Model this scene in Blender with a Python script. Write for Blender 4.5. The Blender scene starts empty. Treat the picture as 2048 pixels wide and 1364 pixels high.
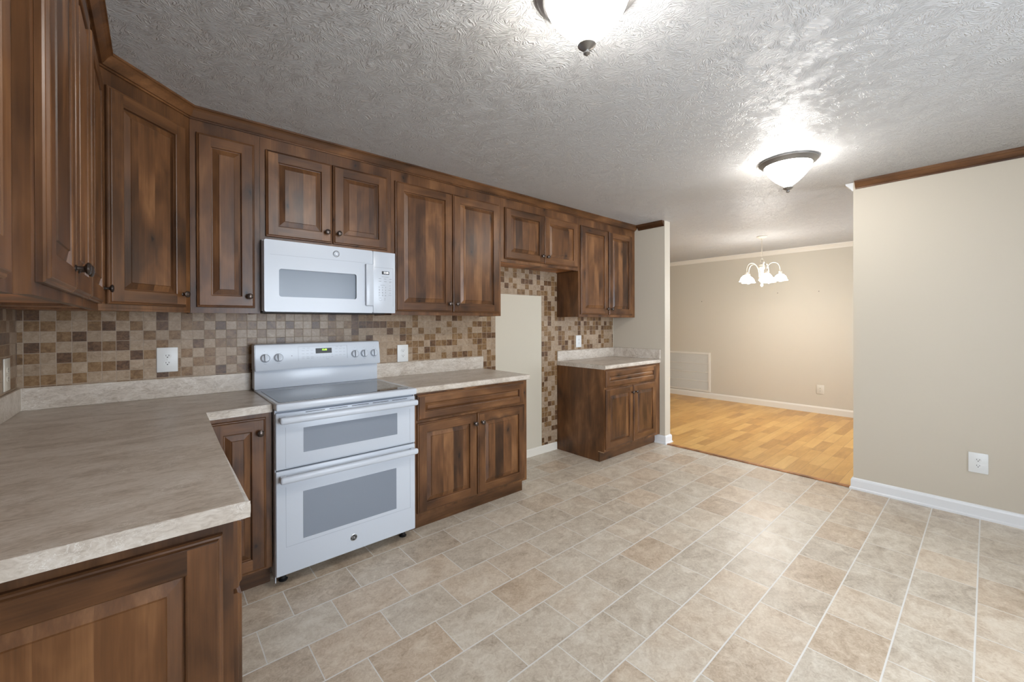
import bpy, bmesh, math, random
from mathutils import Matrix, Vector
PI = math.pi
SC = bpy.context.scene
COL = SC.collection

# ------------------------------------------------------------------ camera
def make_camera():
    f, yaw, pitch, roll, cy = 825.53, 0.85647, -0.0031, -0.0028, 647.66
    pos = Vector((0.4875, -2.9574, 1.3220))
    fw = Vector((math.cos(yaw)*math.cos(pitch), math.sin(yaw)*math.cos(pitch), math.sin(pitch)))
    r = Vector((math.sin(yaw), -math.cos(yaw), 0)); u = r.cross(fw)
    c, s = math.cos(roll), math.sin(roll)
    r, u = r*c + u*s, u*c - r*s
    cd = bpy.data.cameras.new('camera'); co = bpy.data.objects.new('camera', cd); COL.objects.link(co)
    m = Matrix((r, u, -fw)).transposed().to_4x4(); m.translation = pos
    co.matrix_world = m
    cd.sensor_width = 36; cd.lens = f/2048*36; cd.shift_y = (cy-682)/2048
    cd.clip_start = 0.02
    SC.camera = co
make_camera()

# ------------------------------------------------------------------ light, sky, exposure
SC.view_settings.view_transform = 'Standard'
SC.view_settings.look = 'None'
SC.view_settings.exposure = 0.48
SC.view_settings.gamma = 1.0
SC.view_settings.use_curve_mapping = False
world = bpy.data.worlds.new('sky'); SC.world = world; world.use_nodes = True
_bg = world.node_tree.nodes['Background']
_bg.inputs[0].default_value = (0.80, 0.89, 1.0, 1); _bg.inputs[1].default_value = 10.5
DOME_E = 40.0      # ceiling lamp bowls
CHAND_W = 5.0      # each chandelier bulb
def window_portal(name, loc, rot, w, h):
    l = bpy.data.lights.new(name, 'AREA'); l.shape = 'RECTANGLE'; l.size = w; l.size_y = h
    l.cycles.is_portal = True
    o = bpy.data.objects.new(name, l); COL.objects.link(o); o.location = loc; o.rotation_euler = rot
window_portal('patio_daylight', (2.3, -5.28, 1.25), (PI/2, 0, 0), 2.0, 1.9)
window_portal('sink_daylight', (-.02, -3.55, 1.55), (0, -PI/2, 0), 1.2, 1.7)
window_portal('dining_daylight', (6.2, -4.58, 1.3), (PI/2, 0, 0), 1.8, 1.5)

# ------------------------------------------------------------------ dimensions
ZC = 2.4207; XR = 4.666; WT = 0.11; YS = -0.665; Y2 = -2.259; XF = 7.7224
YB = -5.3; YD = -4.6; YDB = 2.2
UZ0, UZ1 = 1.3765, 2.366; UD = 0.295; DT = 0.020
CZ = 0.9163; CT = 0.039; BD = 0.604; CD = 0.619
LX = 0.317

# ------------------------------------------------------------------ node helpers
class G:
    def __init__(s, name):
        s.m = bpy.data.materials.new(name); s.m.use_nodes = True
        s.nt = s.m.node_tree; s.b = s.nt.nodes['Principled BSDF']
    def n(s, t, **kw):
        x = s.nt.nodes.new(t)
        for k, v in kw.items(): setattr(x, k, v)
        return x
    def put(s, sock, v):
        if isinstance(v, bpy.types.NodeSocket): s.nt.links.new(v, sock)
        elif v is not None:
            if hasattr(sock.default_value, '__len__') and not hasattr(v, '__len__'): v = (v,)*len(sock.default_value)
            if hasattr(sock.default_value, '__len__') and len(sock.default_value) == 4 and len(v) == 3: v = tuple(v)+(1,)
            sock.default_value = v
    def M(s, op, a, b=None, c=None):
        x = s.n('ShaderNodeMath', operation=op)
        for i, v in enumerate((a, b, c)): s.put(x.inputs[i], v) if v is not None else None
        return x.outputs[0]
    def V(s, op, a, b=None):
        x = s.n('ShaderNodeVectorMath', operation=op); s.put(x.inputs[0], a)
        if b is not None: s.put(x.inputs[1], b)
        return x.outputs[0]
    def sep(s, v):
        x = s.n('ShaderNodeSeparateXYZ'); s.put(x.inputs[0], v); return x.outputs
    def comb(s, a=0, b=0, c=0):
        x = s.n('ShaderNodeCombineXYZ')
        for i, v in enumerate((a, b, c)): s.put(x.inputs[i], v)
        return x.outputs[0]
    def noise(s, v, scale, detail=3, rough=.55, dist=0):
        x = s.n('ShaderNodeTexNoise'); s.put(x.inputs['Vector'], v)
        x.inputs['Scale'].default_value = scale; x.inputs['Detail'].default_value = detail
        x.inputs['Roughness'].default_value = rough; x.inputs['Distortion'].default_value = dist
        return x.outputs[0]
    def white(s, v):
        x = s.n('ShaderNodeTexWhiteNoise', noise_dimensions='3D'); s.put(x.inputs[0], v); return x.outputs
    def ramp(s, f, stops, interp='LINEAR'):
        x = s.n('ShaderNodeValToRGB'); s.put(x.inputs[0], f); r = x.color_ramp; r.interpolation = interp
        while len(r.elements) < len(stops): r.elements.new(.5)
        for e, (p, c) in zip(r.elements, stops):
            e.position = p; e.color = tuple(c)+(1,) if len(c) == 3 else c
        return x.outputs[0]
    def mix(s, f, a, b, mode='MIX'):
        x = s.n('ShaderNodeMix', data_type='RGBA', blend_type=mode)
        s.put(x.inputs[0], f); s.put(x.inputs[6], a); s.put(x.inputs[7], b); return x.outputs[2]
    def step(s, f, a, b):
        x = s.n('ShaderNodeMapRange', interpolation_type='SMOOTHSTEP'); s.put(x.inputs[0], f)
        x.inputs[1].default_value = a; x.inputs[2].default_value = b; return x.outputs[0]
    def obj(s): return s.n('ShaderNodeTexCoord').outputs['Object']
    def rnd(s): return s.n('ShaderNodeObjectInfo').outputs['Random']
    def bump(s, h, strength=.3, dist=.002):
        x = s.n('ShaderNodeBump'); s.put(x.inputs['Height'], h)
        x.inputs['Strength'].default_value = strength; x.inputs['Distance'].default_value = dist
        s.nt.links.new(x.outputs[0], s.b.inputs['Normal'])
    def fin(s, col=None, rough=None, spec=None, metal=None):
        if col is not None: s.put(s.b.inputs['Base Color'], col)
        if rough is not None: s.put(s.b.inputs['Roughness'], rough)
        if spec is not None: s.put(s.b.inputs['Specular IOR Level'], spec)
        if metal is not None: s.b.inputs['Metallic'].default_value = metal
        return s.m

def paint(name, col, rough=.5, spec=.4, grain=0.0, scale=220):
    g = G(name); p = g.obj()
    n = g.noise(p, 3.0, 2)
    c = g.mix(g.M('MULTIPLY', n, .06), col, tuple(x*.8 for x in col))
    if grain: g.bump(g.noise(p, scale, 2), grain, .001)
    return g.fin(c, rough, spec)

def wood(name, horiz=False, strips=False, tone=1.0, along_y=False):
    g = G(name); p = g.obj(); rnd = g.rnd()
    off = g.comb(g.M('MULTIPLY', rnd, 17.3), g.M('MULTIPLY', rnd, 5.1), g.M('MULTIPLY', rnd, 31.7))
    s = g.sep(p)
    a, b = (s[2], s[0]) if horiz else (s[0], s[2])       # a: across the grain, b: along it
    if along_y: a, b, s = s[0], s[1], (s[0], s[2], s[1])
    tone_s = 0.5
    if strips:
        cell = g.M('FLOOR', g.M('ADD', g.M('DIVIDE', a, .078), g.M('MULTIPLY', rnd, 7)))
        tone_s = g.white(g.comb(cell, g.M('MULTIPLY', rnd, 91), 3))[0]
    base = g.V('ADD', g.comb(a, s[1], b), off)
    if strips:
        base = g.V('ADD', base, g.comb(0, g.M('MULTIPLY', tone_s, 9), g.M('MULTIPLY', tone_s, 4)))
    st = g.V('MULTIPLY', base, (1, 1, .13)); fine = g.V('MULTIPLY', base, (1, 1, .03)); bl = g.V('MULTIPLY', base, (1, 1, .5))
    n1 = g.noise(st, 17, 4, .6, .5); n2 = g.noise(fine, 150, 3, .6); n3 = g.noise(bl, 5.5, 3, .5, .6)
    v = g.M('ADD', g.M('MULTIPLY', n1, .34), g.M('ADD', g.M('MULTIPLY', n2, .18), g.M('MULTIPLY', n3, .70)))
    v = g.M('ADD', v, g.M('MULTIPLY', g.M('SUBTRACT', tone_s, .5), .22))
    v = g.M('ADD', v, g.M('MULTIPLY', g.M('SUBTRACT', rnd, .5), .05))
    col = g.ramp(v, [(.36, (.026*tone, .0112*tone, .0047*tone)), (.52, (.072*tone, .0295*tone, .0108*tone)),
                     (.66, (.142*tone, .060*tone, .0215*tone)), (.84, (.265*tone, .124*tone, .049*tone))])
    # knots
    bs = g.sep(base)
    kp = g.comb(g.M('ADD', bs[0], g.M('MULTIPLY', g.noise(base, 30, 2), .022)), g.M('ADD', g.M('MULTIPLY', bs[2], .55), g.M('MULTIPLY', g.noise(base, 23, 2), .02)), 0)
    vo = g.n('ShaderNodeTexVoronoi', voronoi_dimensions='2D'); g.put(vo.inputs['Vector'], kp); vo.inputs['Scale'].default_value = 5.2
    gate = g.step(g.sep(vo.outputs['Color'])[0], .62, .66)
    core = g.M('MULTIPLY', g.M('SUBTRACT', 1, g.step(vo.outputs['Distance'], .016, .05)), gate)
    halo = g.M('MULTIPLY', g.M('SUBTRACT', 1, g.step(vo.outputs['Distance'], .03, .22)), gate)
    col = g.mix(g.M('MULTIPLY', halo, .7), col, (.034*tone, .016*tone, .0085*tone))
    col = g.mix(g.M('MULTIPLY', core, .9), col, (.008, .005, .004))
    g.bump(g.M('ADD', n2, g.M('MULTIPLY', n1, .6)), .10, .0012)
    return g.fin(col, g.M('ADD', .27, g.M('MULTIPLY', n1, .16)), .42)

def flat(name, col, rough=.4, spec=.5, metal=0, emit=0):
    g = G(name)
    if emit:
        g.put(g.b.inputs['Emission Color'], col); g.b.inputs['Emission Strength'].default_value = emit
    v = g.noise(g.obj(), 40, 2)
    c = g.mix(g.M('MULTIPLY', v, .05), col, tuple(x*.85 for x in col))
    return g.fin(c, rough, spec, metal)

def mosaic(name, axis, cls):
    g = G(name); s = g.sep(g.obj())
    a = s[axis]; z = s[2]
    ua = g.M('DIVIDE', g.M('ADD', a, TU0[axis]), TP); uz = g.M('DIVIDE', g.M('SUBTRACT', z, TZ0), TQ)
    ia, iz = g.M('FLOOR', ua), g.M('FLOOR', uz); fa, fz = g.M('FRACT', ua), g.M('FRACT', uz)
    w = g.white(g.comb(ia, iz, 7.7))
    p = g.V('ADD', g.obj(), g.V('MULTIPLY', w[1], (3, 3, 3)))
    n = g.noise(p, 30, 5, .65, 1.0); nb = g.noise(g.V('MULTIPLY', p, (.7, .7, 1.3)), 80, 4, .7, 1.5)
    v = g.M('ADD', g.M('MULTIPLY', n, .55), g.M('ADD', g.M('MULTIPLY', nb, .45), g.M('MULTIPLY', g.M('SUBTRACT', w[0], .5), .07)))
    c = g.ramp(v, {'light': [(.32, (.22, .150, .092)), (.5, (.35, .255, .170)), (.70, (.47, .37, .27))],
                   'tan': [(.32, (.085, .042, .016)), (.49, (.205, .115, .049)), (.70, (.33, .215, .112))],
                   'brown': [(.32, (.036, .017, .008)), (.49, (.118, .060, .028)), (.70, (.24, .14, .07))]}[cls])
    da = g.M('MINIMUM', fa, g.M('SUBTRACT', 1, fa)); dz = g.M('MINIMUM', fz, g.M('SUBTRACT', 1, fz))
    d = g.M('MINIMUM', da, dz); tile = g.step(d, .016, .04)
    c = g.mix(tile, (.36, .285, .215), c)
    g.bump(g.M('ADD', tile, g.M('MULTIPLY', n, .15)), .4, .0015)
    return g.fin(c, g.M('ADD', .33, g.M('MULTIPLY', g.M('SUBTRACT', 1, tile), .4)), .35)
TU0 = (.0273, .5); TP = .0523; TZ0 = 1.0276; TQ = .0514
# which mosaic tiles are light (L), tan (T) or brown (B), left of the range, top row first
TILES = ['BBLTLTLTLLBLTLTLTTLTL', 'LTTLLTBLTLBLTTLBLTTLB', 'TLLTBLLBLTLTLLTLTLLTL', 'LBTLLBTBLLTLLBLTTLTLL', 'TTLBTLLLBTLLTLTLLTTLT', 'LLLTLTTBLLLTLTTLTLLTL', 'LTTLTLLLTLBTTLLBLTBLT']
def tile_class(axis, iu, iz):
    if axis == 0 and 0 <= iu < 21 and 0 <= 6-iz < 7: return 'LTB'.index(TILES[6-iz][iu])
    r = random.Random(iu*7919+iz*104729+axis*13).random()
    return 0 if r < .52 else (1 if r < .84 else 2)
def tile_slab(bm, axis, a0, a1, z0, z1, face, side):
    """slab front split into one face per tile; axis 0 runs along x (front at y=face), axis 1 along y (front at x=face)"""
    def cuts(lo, hi, o, p):
        k = math.floor((lo-o)/p)+1; c = [lo]
        while o+k*p < hi-1e-5:
            if o+k*p > lo+1e-5: c.append(o+k*p)
            k += 1
        return c+[hi]
    A = cuts(a0, a1, -TU0[axis], TP); Z = cuts(z0, z1, TZ0, TQ)
    V = [[bm.verts.new((a, face, z) if axis == 0 else (face, a, z)) for z in Z] for a in A]
    for i in range(len(A)-1):
        for j in range(len(Z)-1):
            f = bm.faces.new((V[i][j], V[i+1][j], V[i+1][j+1], V[i][j+1]))
            f.material_index = tile_class(axis, math.floor(((A[i]+A[i+1])/2+TU0[axis])/TP), math.floor(((Z[j]+Z[j+1])/2-TZ0)/TQ))
    loop = [r[0] for r in V]+V[-1][1:]+[r[-1] for r in V[-2::-1]]+V[0][-2:0:-1]
    bk = [bm.verts.new((v.co.x, side, v.co.z) if axis == 0 else (side, v.co.y, v.co.z)) for v in loop]
    n = len(loop)
    for i in range(n): bm.faces.new((loop[i], bk[i], bk[(i+1) % n], loop[(i+1) % n]))

def floor_tile():
    g = G('stone_look_floor_tile'); s = g.sep(g.obj())
    r = g.M('DIVIDE', g.M('SUBTRACT', -.680, s[1]), .2243); ir = g.M('FLOOR', r); fr = g.M('FRACT', r)
    odd = g.M('MODULO', g.M('ABSOLUTE', ir), 2)
    u = g.M('DIVIDE', g.M('ADD', g.M('SUBTRACT', s[0], .961), g.M('MULTIPLY', odd, .147)), .3052)
    iu, fu = g.M('FLOOR', u), g.M('FRACT', u)
    w = g.white(g.comb(iu, ir, 2.2))
    p = g.V('ADD', g.obj(), g.V('MULTIPLY', w[1], (7, 7, 7)))
    n = g.noise(g.V('MULTIPLY', p, (1, 1.35, 1)), 8, 6, .62, .9); nf = g.noise(p, 46, 4, .7, 1.5); nm = g.noise(p, 3.2, 3)
    v = g.M('ADD', g.M('MULTIPLY', n, .52), g.M('ADD', g.M('MULTIPLY', nf, .48), g.M('MULTIPLY', g.M('SUBTRACT', w[0], .5), .10)))
    grey = g.ramp(v, [(.30, (.33, .27, .205)), (.46, (.53, .46, .37)), (.60, (.665, .605, .51)), (.78, (.77, .725, .645))])
    warm = g.ramp(v, [(.30, (.34, .25, .17)), (.46, (.53, .42, .31)), (.60, (.67, .57, .45)), (.78, (.76, .69, .58))])
    c = g.mix(g.step(g.M('ADD', g.M('MULTIPLY', g.sep(w[1])[1], .65), g.M('MULTIPLY', nm, .5)), .35, .85), grey, warm)
    dr = g.M('MULTIPLY', g.M('MINIMUM', fr, g.M('SUBTRACT', 1, fr)), .2243)
    du = g.M('MULTIPLY', g.M('MINIMUM', fu, g.M('SUBTRACT', 1, fu)), .3052)
    tr = g.step(dr, .0020, .0040); tu = g.step(du, .0012, .0028)
    t = g.M('MULTIPLY', tr, tu)
    c = g.mix(t, (.72, .705, .67), c)
    g.bump(g.M('ADD', g.M('MULTIPLY', t, .8), g.M('MULTIPLY', v, .9)), .22, .002)
    return g.fin(c, g.M('ADD', .30, g.M('MULTIPLY', nf, .16)), .45)

def plank_floor():
    g = G('honey_oak_laminate'); s = g.sep(g.obj())
    r = g.M('DIVIDE', s[1], .098); ir = g.M('FLOOR', r); fr = g.M('FRACT', r)
    sh = g.white(g.comb(ir, 4, 1))[0]
    u = g.M('ADD', g.M('DIVIDE', s[0], .46), g.M('MULTIPLY', sh, 5)); iu, fu = g.M('FLOOR', u), g.M('FRACT', u)
    w = g.white(g.comb(iu, ir, 9))
    p = g.V('ADD', g.V('MULTIPLY', g.obj(), (.14, 1, 1)), g.V('MULTIPLY', w[1], (5, 5, 5)))
    n = g.noise(p, 24, 4, .6, .6); nb = g.noise(g.V('MULTIPLY', g.obj(), (.5, 1, 1)), 6, 3)
    v = g.M('ADD', g.M('MULTIPLY', n, .45), g.M('ADD', g.M('MULTIPLY', w[0], .34), g.M('MULTIPLY', nb, .24)))
    c = g.ramp(v, [(.22, (.40, .185, .045)), (.50, (.60, .325, .085)), (.78, (.74, .46, .15))])
    d1 = g.M('MULTIPLY', g.M('MINIMUM', fr, g.M('SUBTRACT', 1, fr)), .098); d2 = g.M('MULTIPLY', g.M('MINIMUM', fu, g.M('SUBTRACT', 1, fu)), .46)
    t = g.step(g.M('MINIMUM', d1, d2), .0005, .0018)
    c = g.mix(t, (.34, .16, .045), c)
    return g.fin(c, .30, .45)

def laminate():
    g = G('travertine_laminate'); p = g.obj()
    q = g.V('MULTIPLY', p, (1, 2.6, 2.2))
    n = g.noise(q, 4.5, 5, .6, 1.0); n2 = g.noise(q, 34, 4, .65, 1.2); n3 = g.noise(g.V('MULTIPLY', p, (1, 1.7, 1.7)), 24, 4, .6, 2.2)
    c = g.ramp(g.M('ADD', g.M('MULTIPLY', n, .5), g.M('MULTIPLY', n2, .5)), [(.30, (.30, .235, .175)), (.5, (.57, .505, .43)), (.70, (.75, .70, .635))])
    vein = g.M('SUBTRACT', 1, g.step(g.M('ABSOLUTE', g.M('SUBTRACT', n3, .5)), .0, .022))
    patch = g.step(g.noise(p, 9, 2), .50, .62)
    c = g.mix(g.M('MULTIPLY', g.M('MULTIPLY', vein, patch), .75), c, (.80, .77, .72))
    return g.fin(c, g.M('ADD', .30, g.M('MULTIPLY', n2, .10)), .45)

def ceiling_mat():
    g = G('stomped_ceiling_paint'); p = g.obj(); s = g.sep(p)
    dp = g.V('ADD', p, g.V('MULTIPLY', g.comb(g.noise(p, 9, 2), g.noise(g.V('ADD', p, (4, 2, 0)), 9, 2), 0), (.10, .10, 0)))
    vo = g.n('ShaderNodeTexVoronoi', voronoi_dimensions='2D'); g.put(vo.inputs['Vector'], dp); vo.inputs['Scale'].default_value = 21
    ang = g.M('MULTIPLY', g.sep(vo.outputs['Color'])[0], 6.2832)
    ca, sa = g.M('COSINE', ang), g.M('SINE', ang); d = g.sep(dp)
    u = g.M('ADD', g.M('MULTIPLY', d[0], ca), g.M('MULTIPLY', d[1], sa)); v = g.M('SUBTRACT', g.M('MULTIPLY', d[1], ca), g.M('MULTIPLY', d[0], sa))
    st = g.noise(g.comb(g.M('MULTIPLY', u, .22), v, 0), 185, 2, .5, .6)
    h = g.M('ADD', g.step(st, .45, .62), g.M('MULTIPLY', g.noise(p, 60, 3), .35))
    g.bump(h, .8, .0036)
    return g.fin((.56, .56, .56), .42, .4)

# ------------------------------------------------------------------ materials
M_ = dict(
    v=wood('knotty_alder_upright'), h=wood('knotty_alder_level', horiz=True), p=wood('knotty_alder_panel', strips=True),
    under=wood('pale_cabinet_underside', horiz=True, tone=3.4),
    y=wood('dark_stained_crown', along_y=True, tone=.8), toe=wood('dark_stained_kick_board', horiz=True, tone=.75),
    wall=paint('beige_wall_paint', (.56, .505, .415), .55, .35, .12), wall_d=paint('warm_beige_wall_paint', (.62, .57, .475), .6, .3, .1),
    patch=paint('pale_cream_wall_paint', (.60, .55, .45), .55, .35),
    ceil=ceiling_mat(), floor=floor_tile(), plank=plank_floor(), lam=laminate(), **{f'tile{a}{c[0]}': mosaic(f'mosaic_{c}_tile_{a}', a, c) for a in (0, 1) for c in ('light', 'tan', 'brown')},
    white=paint('white_trim_paint', (.74, .75, .76), .35, .5), cream=paint('cream_trim_paint', (.78, .74, .66), .4, .4),
    appl=flat('white_enamel_daylight_blue', (.59, .635, .70), .24, .45), appl_d=flat('grey_oven_window', (.23, .26, .31), .2, .35), mw_win=flat('grey_microwave_window', (.20, .235, .285), .2, .35),  # appl: white enamel with the blue cast of daylight put into its colour
    glass=flat('black_ceramic_glass', (.012, .013, .015), .06, .7), black=flat('black_plastic', (.012, .012, .013), .4), dark=flat('dark_slot', (.03, .03, .032), .6),
    grey=flat('grey_print', (.20, .22, .25), .5), lgrey=flat('pale_grey_print', (.36, .40, .46), .5), silver=flat('brushed_silver', (.55, .56, .57), .3, .5, 1),
    knob=flat('dark_bronze', (.10, .08, .07), .26, .5, .85), nickel=flat('brushed_nickel_dark', (.33, .32, .31), .32, .5, .9),
    plate=flat('white_plastic_plate', (.74, .75, .74), .35), cplate=flat('ivory_plastic_plate', (.70, .66, .57), .35),
    green=flat('green_led', (.42, 1.0, .05), .5, .5, 0, 2.2), led=flat('white_led', (.95, .97, 1.0), .5, .5, 0, 1.6),
    dome=flat('glowing_frosted_bowl', (1.0, .965, .91), .4, .5, 0, DOME_E), shade=flat('glowing_frosted_shade', (1.0, .96, .90), .4, .5, 0, 7.0),
    bulb=flat('glowing_bulb', (1.0, .95, .88), .4, .5, 0, 30.0), chalk=flat('white_chandelier_metal', (.62, .56, .47), .4),
    raw=flat('raw_chipped_wood', (.42, .27, .15), .7), caulk=flat('white_caulk', (.66, .62, .55), .5), brass=flat('small_nail_metal', (.12, .10, .08), .4, .5, 1),
    thr=wood('oak_threshold', tone=3.0), glasspane=None)
def pane():
    g = G('clear_window_pane')
    t = g.n('ShaderNodeBsdfTransparent'); gl = g.n('ShaderNodeBsdfGlossy'); gl.inputs['Roughness'].default_value = .02
    f = g.n('ShaderNodeFresnel'); mx = g.n('ShaderNodeMixShader')
    g.nt.links.new(f.outputs[0], mx.inputs[0]); g.nt.links.new(t.outputs[0], mx.inputs[1]); g.nt.links.new(gl.outputs[0], mx.inputs[2])
    g.nt.links.new(mx.outputs[0], g.nt.nodes['Material Output'].inputs[0])
    return g.m
M_['glasspane'] = pane()

# ------------------------------------------------------------------ mesh helpers
def obj(name, bm, mats, parent=None, loc=(0, 0, 0), rot=(0, 0, 0), smooth=False, label=None):
    me = bpy.data.meshes.new(name); bmesh.ops.recalc_face_normals(bm, faces=bm.faces); bm.to_mesh(me); bm.free()
    for k in (mats if isinstance(mats, (list, tuple)) else [mats]): me.materials.append(M_[k])
    o = bpy.data.objects.new(name, me); COL.objects.link(o)
    o.parent = parent; o.location = loc; o.rotation_euler = rot
    if smooth:
        for p in me.polygons: p.use_smooth = True
        me.set_sharp_from_angle(angle=math.radians(42)) if hasattr(me, 'set_sharp_from_angle') else None
    if label: o['label'] = label
    return o
def thing(name, label, cat, loc=(0, 0, 0), rotz=0, group=None):
    o = bpy.data.objects.new(name, None); COL.objects.link(o); o.empty_display_size = .1
    o.location = loc; o.rotation_euler = (0, 0, rotz); o['label'] = label; o['category'] = cat
    if group: o['group'] = group
    return o
def tag(o, label, cat, group=None):
    o['label'] = label; o['category'] = cat
    if group: o['group'] = group
    return o
def struct(name, bm, mats, **kw):
    o = obj(name, bm, mats, **kw); o['kind'] = 'structure'; return o
def box(bm, x0, x1, y0, y1, z0, z1, mi=0, bev=0, seg=2):
    t = bmesh.new() if bev else bm
    vs = [t.verts.new((x, y, z)) for x in (x0, x1) for y in (y0, y1) for z in (z0, z1)]
    fs = []
    for q in ((0, 1, 3, 2), (4, 6, 7, 5), (0, 4, 5, 1), (2, 3, 7, 6), (0, 2, 6, 4), (1, 5, 7, 3)):
        f = t.faces.new([vs[i] for i in q]); f.material_index = mi; fs.append(f)
    if bev:
        bmesh.ops.bevel(t, geom=list(t.edges), offset=bev, segments=seg, profile=.5, affect='EDGES')
        for f in t.faces: f.material_index = mi
        merge(bm, t)
    return fs
def merge(bm, t, mat=None):
    me = bpy.data.meshes.new('tmp'); t.to_mesh(me); t.free()
    if mat is not None: me.transform(mat)
    bm.from_mesh(me); bpy.data.meshes.remove(me)
def B(*a, **k):
    bm = bmesh.new(); box(bm, *a, **k); return bm
def prism(bm, pts, z0, z1, mi=0):
    a = [bm.verts.new((x, y, z0)) for x, y in pts]; b = [bm.verts.new((x, y, z1)) for x, y in pts]; n = len(pts)
    fs = [bm.faces.new(a[::-1]), bm.faces.new(b)] + [bm.faces.new((a[i], a[(i+1) % n], b[(i+1) % n], b[i])) for i in range(n)]
    for f in fs: f.material_index = mi
    return fs
def lathe(bm, prof, seg=32, mi=0, mat=None):
    t = bmesh.new(); rings = []
    for r, z in prof:
        rings.append([t.verts.new((0, 0, z))] if r < 1e-6 else [t.verts.new((r*math.cos(2*PI*i/seg), r*math.sin(2*PI*i/seg), z)) for i in range(seg)])
    for A, C in zip(rings, rings[1:]):
        for i in range(seg):
            j = (i+1) % seg
            if len(A) == 1 and len(C) == 1: continue
            if len(A) == 1: f = t.faces.new((A[0], C[i], C[j]))
            elif len(C) == 1: f = t.faces.new((A[i], C[0], A[j]))
            else: f = t.faces.new((A[i], C[i], C[j], A[j]))
            f.material_index = mi
    merge(bm, t, mat)
def tube(bm, pts, r, seg=10, mi=0, cap=True):
    pts = [Vector(p) for p in pts]; rings = []; up = None
    for i, p in enumerate(pts):
        d = (pts[min(i+1, len(pts)-1)] - pts[max(i-1, 0)]).normalized()
        if up is None: up = d.orthogonal().normalized()
        up = (up - d*up.dot(d)).normalized(); s = d.cross(up)
        rr = r[i] if isinstance(r, (list, tuple)) else r
        rings.append([bm.verts.new(p + (up*math.cos(2*PI*k/seg) + s*math.sin(2*PI*k/seg))*rr) for k in range(seg)])
    for A, C in zip(rings, rings[1:]):
        for k in range(seg):
            f = bm.faces.new((A[k], A[(k+1) % seg], C[(k+1) % seg], C[k])); f.material_index = mi
    if cap: bm.faces.new(rings[0][::-1]); bm.faces.new(rings[-1])
def sweep(bm, path, prof, mi=0):
    """path: 2D points with the room on the right-hand side; prof: (out, z) points, closed."""
    P = [Vector(p) for p in path]; rings = []
    for i, p in enumerate(P):
        def nrm(a, b): d = (b-a).normalized(); return Vector((d.y, -d.x))
        if i == 0: m = nrm(P[0], P[1])
        elif i == len(P)-1: m = nrm(P[-2], P[-1])
        else:
            a, b = nrm(P[i-1], p), nrm(p, P[i+1]); m = (a+b); m = m/(m.dot(a))
        rings.append([bm.verts.new((p.x+m.x*o, p.y+m.y*o, z)) for o, z in prof])
    k = len(prof)
    for A, C in zip(rings, rings[1:]):
        for i in range(k):
            f = bm.faces.new((A[i], A[(i+1) % k], C[(i+1) % k], C[i])); f.material_index = mi
    bm.faces.new(rings[0]); bm.faces.new(rings[-1][::-1])
def text(name, body, size, mats, parent, loc, rot=(PI/2, 0, 0), depth=.0004, align='CENTER'):
    c = bpy.data.curves.new('t', 'FONT'); c.body = body; c.size = size; c.align_x = align; c.align_y = 'CENTER'; c.extrude = depth; c.resolution_u = 3
    t = bpy.data.objects.new('t', c); COL.objects.link(t)
    dg = bpy.context.evaluated_depsgraph_get(); me = bpy.data.meshes.new_from_object(t.evaluated_get(dg))
    bpy.data.objects.remove(t); bpy.data.curves.remove(c)
    bm = bmesh.new(); bm.from_mesh(me); bpy.data.meshes.remove(me)
    if parent is None: return bm
    return obj(name, bm, mats, parent, loc, rot)

# ------------------------------------------------------------------ room shell
def wall_with_holes(x0, x1, y0, y1, z0, z1, holes, axis):
    """box wall along axis 0 (x) or 1 (y) with rectangular openings (a0, a1, z0, z1)."""
    bm = bmesh.new(); lo, hi = (x0, x1) if axis == 0 else (y0, y1)
    def put(a0, a1, c0, c1):
        if a1-a0 < 1e-4 or c1-c0 < 1e-4: return
        if axis == 0: box(bm, a0, a1, y0, y1, c0, c1)
        else: box(bm, x0, x1, a0, a1, c0, c1)
    cur = lo
    for a0, a1, c0, c1 in sorted(holes):
        put(cur, a0, z0, z1); put(a0, a1, z0, c0); put(a0, a1, c1, z1); cur = a1
    put(cur, hi, z0, z1)
    return bm
struct('floor', B(-.12, 4.684, YB-.1, .11, -.12, 0), 'floor')
struct('floor_dining', B(4.684, XF+.12, YD-.1, YDB+.1, -.12, .004), 'plank')
struct('ceiling', B(-.12, XF+.12, YB-.1, YDB+.1, ZC, ZC+.12), 'ceil')
wb = struct('wall_back', B(-.12, XR, 0, .11, 0, ZC), 'wall')
wl = struct('wall_left', wall_with_holes(-.12, 0, YB-.1, 0, 0, ZC, [(-4.4, -2.7, .95, 2.15)], 1), 'wall')
struct('wall_divider', B(XR, XR+WT, YS, YDB, 0, ZC), 'wall')
struct('wall_right', B(XR, XR+WT, YB, Y2, 0, ZC), 'wall')
struct('wall_far', B(XF, XF+.12, YD-.1, YDB+.1, 0, ZC), 'wall_d')
struct('wall_dining_back', B(XR+WT, XF, YDB, YDB+.1, 0, ZC), 'wall_d')
struct('wall_front', wall_with_holes(-.0, XR+WT, YB-.1, YB, 0, ZC, [(1.3, 3.3, .30, 2.2)], 0), 'wall')
struct('wall_dining_front', wall_with_holes(XR+WT, XF, YD-.1, YD, 0, ZC, [(5.3, 7.1, .55, 2.05)], 0), 'wall_d')
def window(name, x0, x1, z0, z1, y):
    bm = bmesh.new(); w = .05
    box(bm, x0, x1, y-.07, y-.02, z0, z0+w); box(bm, x0, x1, y-.07, y-.02, z1-w, z1)
    n = 3
    for i in range(n):
        xc = x0 + (x1-x0)*i/(n-1); a = min(max(xc-w/2, x0), x1-w)
        box(bm, a, a+w, y-.07, y-.02, z0+w, z1-w)
    f = struct(name, bm, 'white')
    obj('window_pane', B(x0, x1, y-.047, y-.043, z0, z1), 'glasspane', f)
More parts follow.
